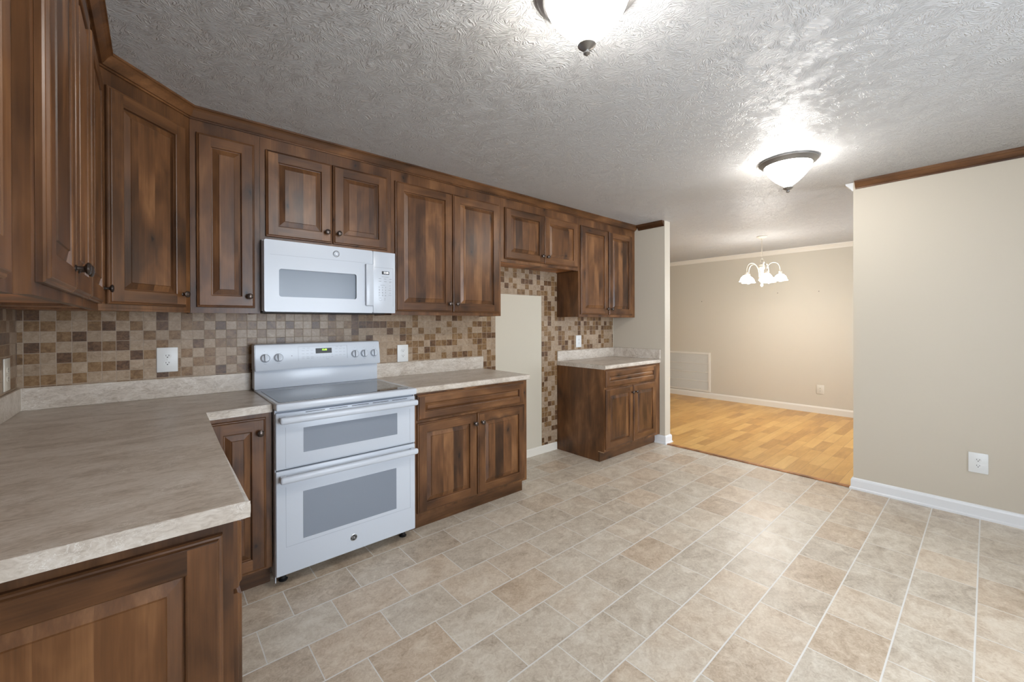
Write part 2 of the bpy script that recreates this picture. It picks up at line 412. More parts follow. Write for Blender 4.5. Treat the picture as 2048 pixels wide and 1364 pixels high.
window('window_1', 1.3, 3.3, .30, 2.2, YB); f_ = bmesh.new()
for a in ((-4.4, -2.7, .95, 1.0), (-4.4, -2.7, 2.10, 2.15), (-4.4, -4.35, 1.0, 2.10), (-2.75, -2.7, 1.0, 2.10), (-3.575, -3.525, 1.0, 2.10)): box(f_, -.09, -.03, *a)
f_ = struct('window_3', f_, 'white'); obj('window_pane', B(-.062, -.058, -4.4, -2.7, .95, 2.15), 'glasspane', f_)
window('window_2', 5.3, 7.1, .55, 2.05, YD)

# wall tile (thin slabs on the walls)
bm = bmesh.new(); T = .006
for r_ in ((.0, 2.676, .93, 1.395), (2.676, 2.846, .86, 1.85), (2.846, 3.442, 1.588, 1.85), (3.442, 3.668, .075, 1.85), (3.668, 4.648, .93, 1.395)): tile_slab(bm, 0, *r_, -T, 0)
obj('tile_backsplash', bm, ['tile0l', 'tile0t', 'tile0b'], wb)
bm = bmesh.new(); tile_slab(bm, 1, -2.4, -T, .93, 1.395, T, 0); obj('tile_backsplash', bm, ['tile1l', 'tile1t', 'tile1b'], wl)
obj('painted_patch', B(2.846, 3.442, -.003, 0, .075, 1.588), 'patch', wb, label='plain cream painted wall patch inside the tile')

# baseboards and trims
BASE = [(0, 0), (.022, 0), (.022, .012), (.014, .020), (.014, .072), (.010, .084), (.004, .090), (0, .090)]
def skirting(name, path, mat, prof=BASE):
    bm = bmesh.new(); sweep(bm, path, prof); return struct(name, bm, mat)
skirting('baseboard_right', [(XR+WT, Y2), (XR, Y2), (XR, YB)], 'white')
skirting('baseboard_divider', [(XR, -.56), (XR, YS), (XR+WT, YS), (XR+WT, YS+.6)][::1], 'white') if False else None
bm = bmesh.new(); sweep(bm, [(XR, -.55), (XR, YS), (XR+WT, YS), (XR+WT, .2)], BASE); struct('baseboard_divider', bm, 'white')
skirting('baseboard_far', [(XF, YDB), (XF, YD)], 'cream', [(0, .004), (.016, .004), (.016, .08), (.008, .10), (0, .10)])
skirting('baseboard_back', [(2.68, 0), (3.66, 0)], 'cream', [(0, 0), (.013, 0), (.013, .068), (.008, .078), (0, .078)])
CR = [(0, ZC-.058), (.009, ZC-.058), (.009, ZC-.048), (.016, ZC-.047), (.022, ZC-.040), (.036, ZC-.020), (.044, ZC-.015), (.046, ZC-.010), (.050, ZC-.008), (.050, ZC-.0005), (0, ZC-.0005)]
bm = bmesh.new(); sweep(bm, [(XR, Y2-.014), (XR, YB)], CR); struct('trim_1', bm, 'y')
bm = bmesh.new(); sweep(bm, [(XR, -.347), (XR, YS+.006)], CR); struct('trim_2', bm, 'y')
CW = [(0, ZC-.066), (.008, ZC-.066), (.014, ZC-.052), (.038, ZC-.022), (.048, ZC-.014), (.050, ZC-.0005), (0, ZC-.0005)]
bm = bmesh.new(); sweep(bm, [(XF, YDB), (XF, YD)], CW); struct('trim_3', bm, 'cream')
bm = bmesh.new(); sweep(bm, [(XR+WT, YD), (XR+WT, Y2), (XR+.004, Y2)][::-1] if False else [(XR+.004, Y2), (XR+WT, Y2)][::-1], CW); struct('trim_4', bm, 'white')
struct('trim_5', B(4.664, 4.706, Y2+.012, YS-.012, 0, .0085, bev=.004), 'thr')

# ------------------------------------------------------------------ cabinet parts
def door_mesh(w, h, stile=.060, slope=.036, level=False):
    """raised-panel front: x 0..w, z 0..h, front plane y=-DT, back y=0. slots: 0 upright, 1 level, 2 panel"""
    bm = bmesh.new()
    def ring(d, y): return [bm.verts.new((x, y, z)) for x, z in ((d, d), (w-d, d), (w-d, h-d), (d, h-d))]
    def quad(A, C, mi=(1, 0, 1, 0)):
        for i in range(4):
            j = (i+1) % 4; f = bm.faces.new((A[i], A[j], C[j], C[i])); f.material_index = mi[i]
    f0 = -DT
    R = [ring(0, 0), ring(0, f0+.010), ring(.003, f0+.0065), ring(.007, f0+.0055), ring(.010, f0+.001), ring(.012, f0)]
    for a, b in zip(R, R[1:]): quad(a, b)
    O = R[-1]; I = ring(stile, f0)
    # stiles run full height, rails between
    d = .012
    tl = [bm.verts.new((x, f0, z)) for x, z in ((stile, d), (w-stile, d), (w-stile, h-d), (stile, h-d))]
    for vs, mi in (((O[0], tl[0], I[0], I[3], tl[3], O[3]), 0), ((tl[1], O[1], O[2], tl[2], I[2], I[1]), 0),
                   ((tl[0], tl[1], I[1], I[0]), 1), ((I[3], I[2], tl[2], tl[3]), 1)):
        f = bm.faces.new(vs); f.material_index = mi
    pm = 1 if level else 2
    S = [I, ring(stile+.003, f0+.002), ring(stile+.0045, f0+.0115), ring(stile+.0075, f0+.0118)]
    for a, b in zip(S, S[1:]): quad(a, b)
    Q = [S[-1], ring(stile+slope-.0025, f0+.0042), ring(stile+slope-.0005, f0+.0012)]
    for a, b in zip(Q, Q[1:]): quad(a, b, (pm,)*4)
    f = bm.faces.new(Q[-1]); f.material_index = pm
    f = bm.faces.new(R[0][::-1]); f.material_index = 0
    return bm
KNOB = [(0, .0), (.0085, 0), (.0085, .002), (.0055, .004), (.0048, .012), (.0062, .016), (.0125, .019), (.0158, .0225), (.0155, .026), (.011, .0292), (0, .0305)]
def knob_bm():
    bm = bmesh.new(); lathe(bm, KNOB, 20, 0, Matrix.Rotation(PI/2, 4, 'X')); return bm
def door(parent, x0, x1, z0, z1, y, knob=None, name='door', **kw):
    d = obj(name, door_mesh(x1-x0, z1-z0, **kw), ['v', 'h', 'p'], parent, (x0, y, z0))
    if knob: obj('knob', knob_bm(), 'knob', d, (knob[0]-x0, -DT, knob[1]-z0), smooth=True)
    return d
G_U = 'dark wood wall cabinets'; G_B = 'dark wood base cabinets'
def upper(label, org, rotz, w, z0, fronts, depth=UD, extra=None):
    t = thing('wall_cabinet', label, 'cabinet', (org[0], org[1], 0), rotz, G_U)
    bm = bmesh.new(); e = .0006
    box(bm, e, w-e, -depth+.02, 0-.007, z0+.010, UZ1-.002, 0)
    box(bm, e, w-e, -depth, -depth+.02, z0, UZ1-.002, 0)
    box(bm, e, .014, -depth+.02, -.007, z0, z0+.010, 0); box(bm, w-.014, w-e, -depth+.02, -.007, z0, z0+.010, 0)
    box(bm, .014, w-.014, -depth+.02, -.007, z0+.008, z0+.0105, 1)
    obj('carcass', bm, ['v', 'under'], t)
    for x0, x1, a, b, kx, kz in fronts: door(t, x0, x1, a, b, -depth-.0005, (kx, kz))
    return t
DZ0, DZ1 = 1.402, 2.294; KZ = 1.463
def up2(x, xs): return [(a-x, b-x, c, d, k-x, kz) for a, b, c, d, k, kz in xs]
upper('narrow dark wood wall cabinet with one tall door left of the microwave', (.627, 0), 0, .309, UZ0, up2(.627, [(.653, .909, DZ0+.004, 2.303, .881, 1.468)]))
upper('short two-door dark wood wall cabinet above the white microwave', (.936, 0), 0, .772, 1.787, up2(.936, [(.963, 1.319, 1.811, 2.298, 1.286, 1.875), (1.325, 1.677, 1.811, 2.298, 1.355, 1.875)]))
upper('tall two-door dark wood wall cabinet right of the microwave', (1.708, 0), 0, .9645, UZ0, up2(1.708, [(1.733, 2.191, DZ0, DZ1, 2.158, KZ), (2.197, 2.649, DZ0, DZ1, 2.224, KZ)]))
upper('short two-door dark wood wall cabinet over the empty refrigerator gap', (2.6725, 0), 0, .996, 1.8316, up2(2.6725, [(2.711, 3.176, 1.859, 2.291, 3.142, 1.920), (3.182, 3.645, 1.859, 2.291, 3.210, 1.920)]))
upper('two-door dark wood wall cabinet at the far right end beside the beige wall', (3.6685, 0), 0, XR-.001-3.6685, UZ0, up2(3.6685, [(3.694, 4.140, DZ0, DZ1-.004, 4.112, KZ), (4.158, 4.594, DZ0, DZ1-.004, 4.190, KZ)]))
# left-hand wall, fronts facing +x
ru = PI/2
upper('dark wood wall cabinet nearest the camera at the left edge of the photo', (0, -2.45), ru, .6455, UZ0, [(.03, .530, 1.395, DZ1, .07, KZ)], .295)
upper('two-door dark wood wall cabinet on the left wall with a large near knob', (0, -1.804), ru, .733, UZ0, [(.030, .386, DZ0, DZ1, .358, KZ), (.392, .745-.012, DZ0, DZ1, .420, KZ)], LX)
upper('narrow dark wood wall cabinet on the left wall, next to the corner cabinet', (0, -1.070), ru, .458, UZ0, [(.03, .442, DZ0, DZ1, .415, KZ)], LX)
# diagonal corner cabinet
A2, B2 = Vector((LX, -.610)), Vector((.6265, -UD)); tv = (B2-A2).normalized(); nv = Vector((tv.y, -tv.x)); LD = (B2-A2).length
t = thing('wall_cabinet', 'diagonal corner dark wood wall cabinet with one wide door', 'cabinet', (A2.x, A2.y, 0), math.atan2(tv.y, tv.x), G_U)
inv = Matrix.Rotation(-math.atan2(tv.y, tv.x), 2)
def loc2(p): q = inv @ (Vector(p)-A2); return (q.x, q.y)
bm = bmesh.new()
prism(bm, [loc2(p) for p in ((.0075, -.0075), (.0075, -.610), (LX, -.610), (.6265, -UD), (.6265, -.0075))][::-1], UZ0+.010, UZ1-.002, 0)
box(bm, 0, LD, 0, .018, UZ0, UZ0+.012, 0)
prism(bm, [loc2(p) for p in ((.02, -.02), (.02, -.59), (LX-.01, -.585), (.60, -UD+.015), (.60, -.02))][::-1], UZ0+.0085, UZ0+.0105, 1)
obj('carcass', bm, ['v', 'under'], t)
door(t, .028, .406, DZ0+.002, 2.300, -.0005, (.378, 1.466))
# cabinet crown
CC = [(0, UZ1-.002), (.009, UZ1-.002), (.009, UZ1+.006), (.017, UZ1+.006), (.022, UZ1+.013), (.036, UZ1+.034), (.042, UZ1+.040), (.045, ZC-.012), (.050, ZC-.010), (.050, ZC-.0005), (0, ZC-.0005)]
bm = bmesh.new(); sweep(bm, [(.295, -2.45), (.295, -1.8045), (LX, -1.8045), (LX, -.610), (.6265, -UD), (XR-.001, -UD)], CC)
tag(obj('crown_molding', bm, 'h'), 'stepped dark wood crown molding running along the tops of all wall cabinets', 'molding')

# ------------------------------------------------------------------ base cabinets
def base(label, x0, x1, fronts, drawers, toe=True, side_left=False, rot=0, org=None, depth=BD, kick_left=False):
    t = thing('base_cabinet', label, 'cabinet', org or (x0, 0, 0), rot, G_B); w = x1-x0; e = .0008; top = CZ-CT-.0008
    bm = bmesh.new(); zb = .100
    ty = -depth+.066
    box(bm, e, w-e, -depth+.0005, -.0075 if not rot else -.0075, zb, top, 0)
    box(bm, e, .016, ty, -.0075, 0.0005, zb, 0); box(bm, w-.016, w-e, ty, -.0075, 0.0005, zb, 0)
    obj('carcass', bm, ['v'], t)
    obj('toe_kick', B(e, w-e, ty-.012, ty-.0005, .0005, zb-.0005), 'toe', t)
    for a, b, c, d, kx, kz in fronts: door(t, a-x0, b-x0, c, d, -depth, (kx-x0, kz) if kx else None)
    for a, b, c, d in drawers: door(t, a-x0, b-x0, c, d, -depth, None, 'drawer_front', stile=.050 if d-c < .25 else .06, slope=.020, level=True)
    return t
base('narrow dark wood base cabinet with one door between the corner and the white range', .655, .932, [(.668, .904, .112, .857, .876, .786)], [])
base('dark wood base cabinet with drawer and two doors right of the white range', 1.704, 2.6758, [(1.731, 2.190, .120, .690, 2.166, .623), (2.196, 2.644, .120, .690, 2.229, .623)], [(1.731, 2.637, .706, .866)])
cb3 = base('dark wood base cabinet with drawer and two doors at the far end by the opening', 3.667, XR-.001, [(3.677, 4.122, .125, .690, 4.098, .622), (4.138, 4.561, .125, .690, 4.163, .622)], [(3.677, 4.561, .708, .864)])
obj('chipped_edge', B(.0003, .0030, -.600, -.532, .094, .1005), 'raw', cb3, label='pale raw wood chip at the toe notch')
LB = .625
cbl = base('dark wood base cabinet run under the L-shaped counter with panelled end facing the camera', 0, 1.206, [(.022, .590, .112, .682, .56, .60), (.60, 1.17, .112, .682, .63, .60)],
     [(.022, .590, .694, .856), (.60, 1.17, .694, .856)], rot=ru, org=(0, -1.812, 0), depth=LB)
ep = obj('end_panel', door_mesh(.575, .734, .064, .036), ['v', 'h', 'p'], cbl, (0, -.028, .112), (0, 0, -PI/2))

# ------------------------------------------------------------------ countertops
def worktop(pts, parent, rounds):
    bm = bmesh.new(); prism(bm, pts, CZ-CT, CZ)
    ed = []
    for e in bm.edges:
        a, b = (v.co for v in e.verts)
        if abs(a.z-b.z) > 1e-5: continue
        for (ax, val) in rounds:
            if abs(a[ax]-val) < 1e-5 and abs(b[ax]-val) < 1e-5: ed.append(e)
    bmesh.ops.bevel(bm, geom=ed, offset=.011, segments=4, profile=.5, affect='EDGES')
    return obj('worktop', bm, 'lam', parent, smooth=True)
SP = 1.0225; S = .02; g0 = .0065
def counter(label, loc=(0, 0, 0)): return thing('countertop', label, 'countertop', loc)
c1 = counter('L-shaped beige laminate countertop left of the range, nearest the camera')
XL, YL = .6535, -1.8486
worktop([(g0, -g0), (g0, YL), (XL, YL), (XL, -CD), (.932, -CD), (.932, -g0)], c1, [(0, XL), (1, -CD)])
bm = bmesh.new(); box(bm, g0, .932, -S, -g0, CZ+.0002, SP, bev=.003); box(bm, g0, S, YL, -S-.0002, CZ+.0002, SP, bev=.003); obj('backsplash', bm, 'lam', c1)
obj('caulk_line', B(S-.001, S+.0016, -S-.0016, -S+.001, CZ+.0004, SP-.002), 'caulk', c1, label='thin white caulk line in the corner')
obj('end_cap', B(g0, XL-.001, YL-.0014, YL-.0002, CZ-CT+.001, CZ-.0008, bev=.0004, seg=1), 'lam', c1)
c2 = counter('beige laminate countertop between the range and the refrigerator gap')
worktop([(1.700, -g0), (1.700, -CD), (2.697, -CD), (2.697, -g0)], c2, [(1, -CD)])
obj('backsplash', B(1.700, 2.697, -S, -g0, CZ+.0002, SP, bev=.003), 'lam', c2)
c3 = counter('short beige laminate countertop at the far end by the opening')
worktop([(3.666, -g0), (3.666, -CD), (XR-.001, -CD), (XR-.001, -g0)], c3, [(1, -CD)])
bm = bmesh.new(); box(bm, 3.666, XR-.001, -S, -g0, CZ+.0002, SP, bev=.003); obj('backsplash', bm, 'lam', c3)
obj('side_splash', B(XR-S, XR-.001, -CD+.002, -S-.0003, CZ+.0002, SP, bev=.003), 'lam', c3)

# ------------------------------------------------------------------ range
RX0, RX1 = .9345, 1.6985
rg = thing('range', 'white electric double-oven range with black glass cooktop', 'range', (0, 0, 0))
bm = bmesh.new(); box(bm, RX0+.002, RX1-.002, -.618, -.035, .055, .888, 0); box(bm, RX0+.002, RX0+.006, -.640, -.618, .03, .888); box(bm, RX1-.006, RX1-.002, -.640, -.618, .055, .888)
obj('body', bm, 'appl', rg)
for fx in (RX0+.05, RX1-.05):
    for fy in (-.58, -.10):
        bm = bmesh.new(); lathe(bm, [(0, .0003), (.020, .0003), (.022, .006), (.014, .012), (.012, .058), (0, .058)], 16); obj('foot', bm, 'black', rg, (fx, fy, 0), smooth=True)
bm = bmesh.new(); box(bm, RX0-.0005, RX1-.0085, -.690, -.085, .889, .925, bev=.007, seg=3); ct = obj('cooktop_frame', bm, 'appl', rg, smooth=True)
t_ = bmesh.new(); prism(t_, [(.954, -.192), (.954, -.640), (.964, -.650), (1.646, -.650), (1.656, -.640), (1.656, -.192)], .9252, .9272); obj('cooktop_glass', t_, 'glass', rg, label='glossy black ceramic glass')
# backguard
bm = bmesh.new(); box(bm, RX0, RX1-.012, -.110, -.030, .925, 1.045, bev=.004); obj('backguard', bm, 'appl', rg, smooth=True)
def panel_y(z): return -.140 + (z-1.037)*(.022/.157)
bm = bmesh.new()
pr = [(-.022, 1.038), (-.022, 1.190), (-.030, 1.195), (-.108, 1.195), (-.117, 1.190), (-.138, 1.046), (-.134, 1.038)]
n = len(pr)
ends = [[bm.verts.new((x, y, z)) for y, z in pr] for x in (RX0-.0005, RX1-.0015)]
bm.faces.new(ends[0]); bm.faces.new(ends[1][::-1])
for i in range(n): bm.faces.new((ends[0][i], ends[1][i], ends[1][(i+1) % n], ends[0][(i+1) % n]))
bmesh.ops.bevel(bm, geom=[e for e in bm.edges if abs(e.verts[0].co.x-e.verts[1].co.x) < 1e-6], offset=.004, segments=2, affect='EDGES')
cp = obj('control_panel', bm, 'appl', rg, smooth=True)
TILT = math.atan2(.021, .144)
def pface(z): return -.117-(1.190-z)*(.021/.144)
PR = (PI/2-TILT*0, 0, 0)
def pbox(x0, x1, z0, z1, th, bev=0):
    """thin box lying on the tilted panel face"""
    zc = (z0+z1)/2; bm = bmesh.new(); hh = (z1-z0)/2
    box(bm, x0, x1, -th, .0005, -hh, hh, bev=bev)
    bm.transform(Matrix.Translation((0, pface(zc), zc)) @ Matrix.Rotation(-TILT, 4, 'X')); return bm
def merge2(a, b): merge(a, b); return a
# inset outline of the key area
bm = pbox(1.170, 1.470, 1.172, 1.1735, .0006)
merge2(bm, pbox(1.4700, 1.4716, 1.086, 1.1735, .0006)); merge2(bm, pbox(1.1686, 1.170, 1.086, 1.1735, .0004))
obj('keypad_outline', bm, 'lgrey', cp)
ds = obj('display', pbox(1.272, 1.371, 1.1265, 1.1595, .0010), 'black', cp)
zt = 1.149
tb = text('clock', '12:08', .0145, 'green', None, None); tb.transform(Matrix.Translation((1.325, pface(zt)-.0016, zt)) @ Matrix.Rotation(PI/2-TILT, 4, 'X')); obj('clock_digits', tb, 'green', cp, label='glowing green clock digits')
random.seed(3)
bm = bmesh.new()
for (xa, cols, zz) in ((1.190, 3, (1.163, 1.148, 1.128, 1.108, 1.099)), (1.392, 3, (1.166, 1.152, 1.132, 1.112))):
    for r_, z_ in enumerate(zz):
        for c_ in range(cols):
            xx = xa+c_*.026+(.0 if r_ else .006)
            if r_ == 0 and c_ == 2: continue
            merge2(bm, pbox(xx, xx+.013+random.random()*.004, z_-.0010, z_+.0010, .0004))
for r_, z_ in enumerate((1.1175, 1.1015)):
    for c_ in range(5):
        s_ = text('', '1234567890'[r_*5+c_], .008, 'grey', None, None); s_.transform(Matrix.Translation((1.281+c_*.018, pface(z_)-.0006, z_)) @ Matrix.Rotation(PI/2-TILT, 4, 'X')); merge(bm, s_)
    merge2(bm, pbox(1.366, 1.378, z_-.001, z_+.001, .0004))
merge2(bm, pbox(1.335, 1.352, 1.0885, 1.0905, .0004))
for kx in (.988, 1.059, 1.523, 1.586, 1.655):
    merge2(bm, pbox(kx-.007, kx+.007, 1.0765, 1.0783, .0004)); merge2(bm, pbox(kx-.004, kx-.001, 1.151, 1.154, .0004)); merge2(bm, pbox(kx-.016, kx-.008, 1.1405, 1.142, .0004)); merge2(bm, pbox(kx+.008, kx+.018, 1.1405, 1.142, .0004))
kl = obj('key_legends', bm, 'lgrey', cp); kl['kind'] = 'stuff'
obj('indicator_light', pbox(1.1305, 1.1345, 1.117, 1.121, .001), 'black', cp)
def stove_knob(x, z):
    bm = bmesh.new(); R = Matrix.Rotation(PI/2-TILT, 4, 'X')
    lathe(bm, [(0, 0), (.0255, 0), (.0255, .004), (.022, .010), (.0195, .015), (0, .017)], 28, 0, R)
    t2 = bmesh.new(); box(t2, -.0065, .0065, -.021, .021, .010, .030, bev=.003); merge(bm, t2, R)
    return obj('control_knob', bm, 'appl', cp, (x, pface(z)-.0002, z), smooth=True)
for kx in (.988, 1.059, 1.523, 1.586, 1.655): stove_knob(kx, 1.112)
# oven doors
FY = -.655
def oven_door(name, z0, z1, win, outline_z0, outline_z1, hz, lab):
    bm = bmesh.new(); box(bm, RX0+.004, RX1-.004, FY, -.6195, z0, z1, bev=.005, seg=3); d = obj(name, bm, 'appl', rg, smooth=True, label=lab)
    obj('oven_window', B(win[0], win[1], FY-.0012, FY+.002, win[2], win[3]), 'appl_d', d, label='grey tinted oven glass')
    bm = bmesh.new(); w = .0016; x0, x1 = .982, 1.661
    for a in ((x0, x0+w, outline_z0, outline_z1), (x1-w, x1, outline_z0, outline_z1), (x0, x1, outline_z0, outline_z0+w)):
        box(bm, a[0], a[1], FY-.0005, FY+.001, a[2], a[3])
    obj('door_outline', bm, 'lgrey', d)
    bm = bmesh.new(); hx0, hx1 = .948, 1.690
    box(bm, hx0, hx1, -.713, -.688, hz-.017, hz+.017, bev=.0115, seg=4)
    for hx in (hx0+.006, hx1-.034): box(bm, hx, hx+.028, -.700, FY-.0002, hz-.014, hz+.014, bev=.006)
    obj('door_handle', bm, 'appl', d, smooth=True)
    return d
d1 = oven_door('upper_oven_door', .590, .874, (1.065, 1.578, .660, .786), .596, .80, .842, 'shallow upper oven door with white bar handle')
bm = bmesh.new()
for i in range(5):
    x0 = 1.075+i*.118; box(bm, x0, x0+.095, FY-.0006, FY+.001, .8635, .8665)
obj('vent_slots', bm, 'dark', d1)
d2 = oven_door('lower_oven_door', .060, .583, (1.062, 1.571, .219, .460), .198, .50, .549, 'tall lower oven door with white bar handle')
def badge(parent, x, y, z, r, ring, face, letters):
    bm = bmesh.new(); R = Matrix.Rotation(PI/2, 4, 'X')
    lathe(bm, [(0, 0), (r, 0), (r, .0016), (r*.9, .0024), (r*.86, .0016)], 32, 0, R); lathe(bm, [(r*.86, .0016), (0, .0016)], 32, 1, R)
    for k in range(4):      # curls around the rim
        a = k*PI/2+.4; pts = [(r*.74*math.cos(a+q*.18), -.0019, r*.74*math.sin(a+q*.18)) for q in range(6)]; tube(bm, pts, r*.035, 6, 2)
    for i, ch in enumerate('GE'):
        tb = text('', ch, r*1.0, 'silver', None, None)
        tb.transform(Matrix.Translation(((i-.5)*r*.52, -.0019, (.5-i)*r*.14)) @ R @ Matrix.Shear('XY', 4, (.25, 0)))
        for f in tb.faces: f.material_index = 2
        merge(bm, tb)
    return obj('maker_badge', bm, [ring, face, letters], parent, (x, y, z), smooth=False, label='round metal badge with GE monogram')
badge(d2, 1.319, FY-.0002, .134, .0185, 'silver', 'dark', 'silver')

# ------------------------------------------------------------------ microwave
mw = thing('microwave', 'white over-the-range microwave hung under the short cabinet', 'microwave', (0, 0, 0))
MX0, MX1, MZ0, MZ1, MF = .9435, 1.7065, 1.386, 1.7855, -.362
bm = bmesh.new(); box(bm, MX0-.004, MX1, -.325, -.012, MZ0+.004, MZ1, 0); obj('body', bm, 'appl', mw)
bm = bmesh.new(); box(bm, MX0, 1.0, -.320, -.03, MZ0-.004, MZ0+.0035, 0)
box(bm, 1.0, 1.65, -.322, -.03, MZ0-.006, MZ0+.0035, 0)
obj('underside', bm, 'dark', mw, label='dark vented underside')
dm = bmesh.new(); wx0, wx1, wz0, wz1 = 1.016, 1.448, 1.471, 1.627
def rrect(x0, x1, z0, z1, r, k=5):
    P = []
    for cx, cz, a0 in ((x1-r, z1-r, 0), (x0+r, z1-r, PI/2), (x0+r, z0+r, PI), (x1-r, z0+r, 1.5*PI)):
        for i in range(k+1): a = a0+PI/2*i/k; P.append((cx+r*math.cos(a), cz+r*math.sin(a)))
    return P
def framed(bm, outer, inner, yf, yb, yin):
    """front slab with a recessed opening: outer and inner have equal counts"""
    n = len(outer)
    of = [bm.verts.new((x, yf, z)) for x, z in outer]; inf = [bm.verts.new((x, yf, z)) for x, z in inner]
    inb = [bm.verts.new((x, yin, z)) for x, z in inner]; ob = [bm.verts.new((x, yb, z)) for x, z in outer]
    for i in range(n):
        j = (i+1) % n
        bm.faces.new((of[i], of[j], inf[j], inf[i])); bm.faces.new((inf[i], inf[j], inb[j], inb[i])); bm.faces.new((ob[i], ob[j], of[j], of[i]))
    bm.faces.new(ob); f = bm.faces.new(inb[::-1]); f.material_index = 1
framed(dm, rrect(MX0, 1.553, MZ0, MZ1, .010), rrect(wx0, wx1, wz0, wz1, .012), MF, -.3255, MF+.012)
md = obj('door', dm, ['appl', 'mw_win'], mw, smooth=True, label='white door with recessed grey window')
bm = bmesh.new(); box(bm, .972, 1.506, MF-.0005, MF+.001, 1.7035, 1.7050, 0); obj('door_seam', bm, 'lgrey', md)
bm = bmesh.new(); box(bm, 1.503, 1.5525, MF-.016, MF-.0002, 1.432, 1.698, bev=.005, seg=3); obj('door_handle', bm, 'appl', md, smooth=True)
badge(md, 1.326, MF-.0002, 1.742, .0195, 'silver', 'lgrey', 'silver')
bm = bmesh.new(); box(bm, 1.5545, MX1, MF-.0005, -.3255, MZ0, MZ1, bev=.004, seg=2); mp = obj('control_panel', bm, 'appl', mw, smooth=True)
yk = MF-.0009
obj('display', B(1.613, 1.663, yk-.0006, yk+.001, 1.6395, 1.6600), 'black', mp)
text('clock_digits', '12:08', .0155, 'led', mp, (1.641, yk-.0012, 1.650))
bm = bmesh.new()
def mark(x0, x1, z0, z1): box(bm, x0, x1, yk, yk+.001, z0, z1)
mark(1.562, 1.690, 1.6815, 1.6825); mark(1.6895, 1.6905, 1.43, 1.6825)
mark(1.612, 1.658, 1.6225, 1.6240); mark(1.603, 1.634, 1.5675, 1.569)
for zz, cs in ((1.610, (1.592, 1.626, 1.664)), (1.5935, (1.592, 1.628, 1.664))):
    for c_ in cs: mark(c_, c_+.017, zz-.0010, zz+.0010)
for zz in (1.590, 1.569, 1.552, 1.5205, 1.520): mark(1.664, 1.674, zz-.003, zz-.0015)
for zz in (1.537, 1.504): mark(1.658, 1.678, zz-.0008, zz+.0008)
KEYS = ['123', '456', '789', '*0#']
for r_, row in enumerate(KEYS):
    for c_, ch in enumerate(row):
        x_, z_ = 1.596+c_*.021, 1.554-r_*.0175
        tb = text('', ch, .011, 'grey', None, None); tb.transform(Matrix.Rotation(PI/2, 4, 'X')); box(tb, -.0075, .0075, .0004, .0010, -.0062, .0062, 1); obj('key', tb, ['grey', 'appl'], mp, (x_, yk-.0003, z_))
for i in range(10):
    a = PI+.2+i*.30; a2 = a+.30; tube(bm, [(1.6025+.010*math.cos(a), yk, 1.4775+.010*math.sin(a)), (1.6025+.010*math.cos(a2), yk, 1.4775+.010*math.sin(a2))], .0005, 5)
mark(1.594, 1.611, 1.4835, 1.4850); mark(1.628, 1.638, 1.482, 1.4833); mark(1.630, 1.638, 1.4755, 1.4768); mark(1.628, 1.636, 1.469, 1.470)
kl = obj('key_legends', bm, 'grey', mp); kl['kind'] = 'stuff'

# ------------------------------------------------------------------ outlets
def outlet(label, loc, rotz, mat='plate', w=.090, h=.134):
    t = thing('outlet', label, 'outlet', loc, rotz, 'electrical wall outlets')
    bm = bmesh.new(); box(bm, -w/2, w/2, -.006, 0, -h/2, h/2, bev=.0028); obj('cover_plate', bm, mat, t, smooth=True)
    for sz in (-1, 1):
        bm = bmesh.new(); P = [(.0172*math.cos(a), .0145*math.sin(a)) for a in (2*PI*i/24 for i in range(24))]
        P = [(x, max(min(z, .0128), -.0128)) for x, z in P]
        a = [bm.verts.new((x, -.0058, z)) for x, z in P]; b = [bm.verts.new((x, -.0082, z)) for x, z in P]
        for i in range(24): bm.faces.new((a[i], a[(i+1) % 24], b[(i+1) % 24], b[i]))
        bm.faces.new(b)
        box(bm, -.0075, -.0052, -.0085, -.008, .000, .0075, 1); box(bm, .0052, .0075, -.0085, -.008, .000, .0075, 1); box(bm, -.0024, .0024, -.0085, -.008, -.0085, -.0035, 1)
        obj('receptacle', bm, [mat, 'dark'], t, (0, 0, sz*.0195))
    bm = bmesh.new(); lathe(bm, [(0, .0075), (.0028, .0070), (.0032, .006)], 12, 0, Matrix.Rotation(PI/2, 4, 'X')); obj('screw', bm, mat, t)
    return t
outlet('white outlet on the tile left of the range', (.542, -.0062, 1.1235), 0)
outlet('white outlet on the tile just right of the range', (1.931, -.0062, 1.0885), 0, h=.130)
outlet('white outlet on the tile above the far-end countertop', (4.013, -.0062, 1.1135), 0, h=.130)
outlet('ivory outlet on the left side wall, cut by the left edge of the photo', (.0062, -.203, 1.105), PI/2, 'cplate', h=.140)
outlet('white outlet low on the beige wall at the right', (XR-.0002, -2.9145, .3705), -PI/2)
outlet('white outlet low on the far dining room wall', (XF-.0002, -1.377, .3455), -PI/2, 'cplate', h=.130)

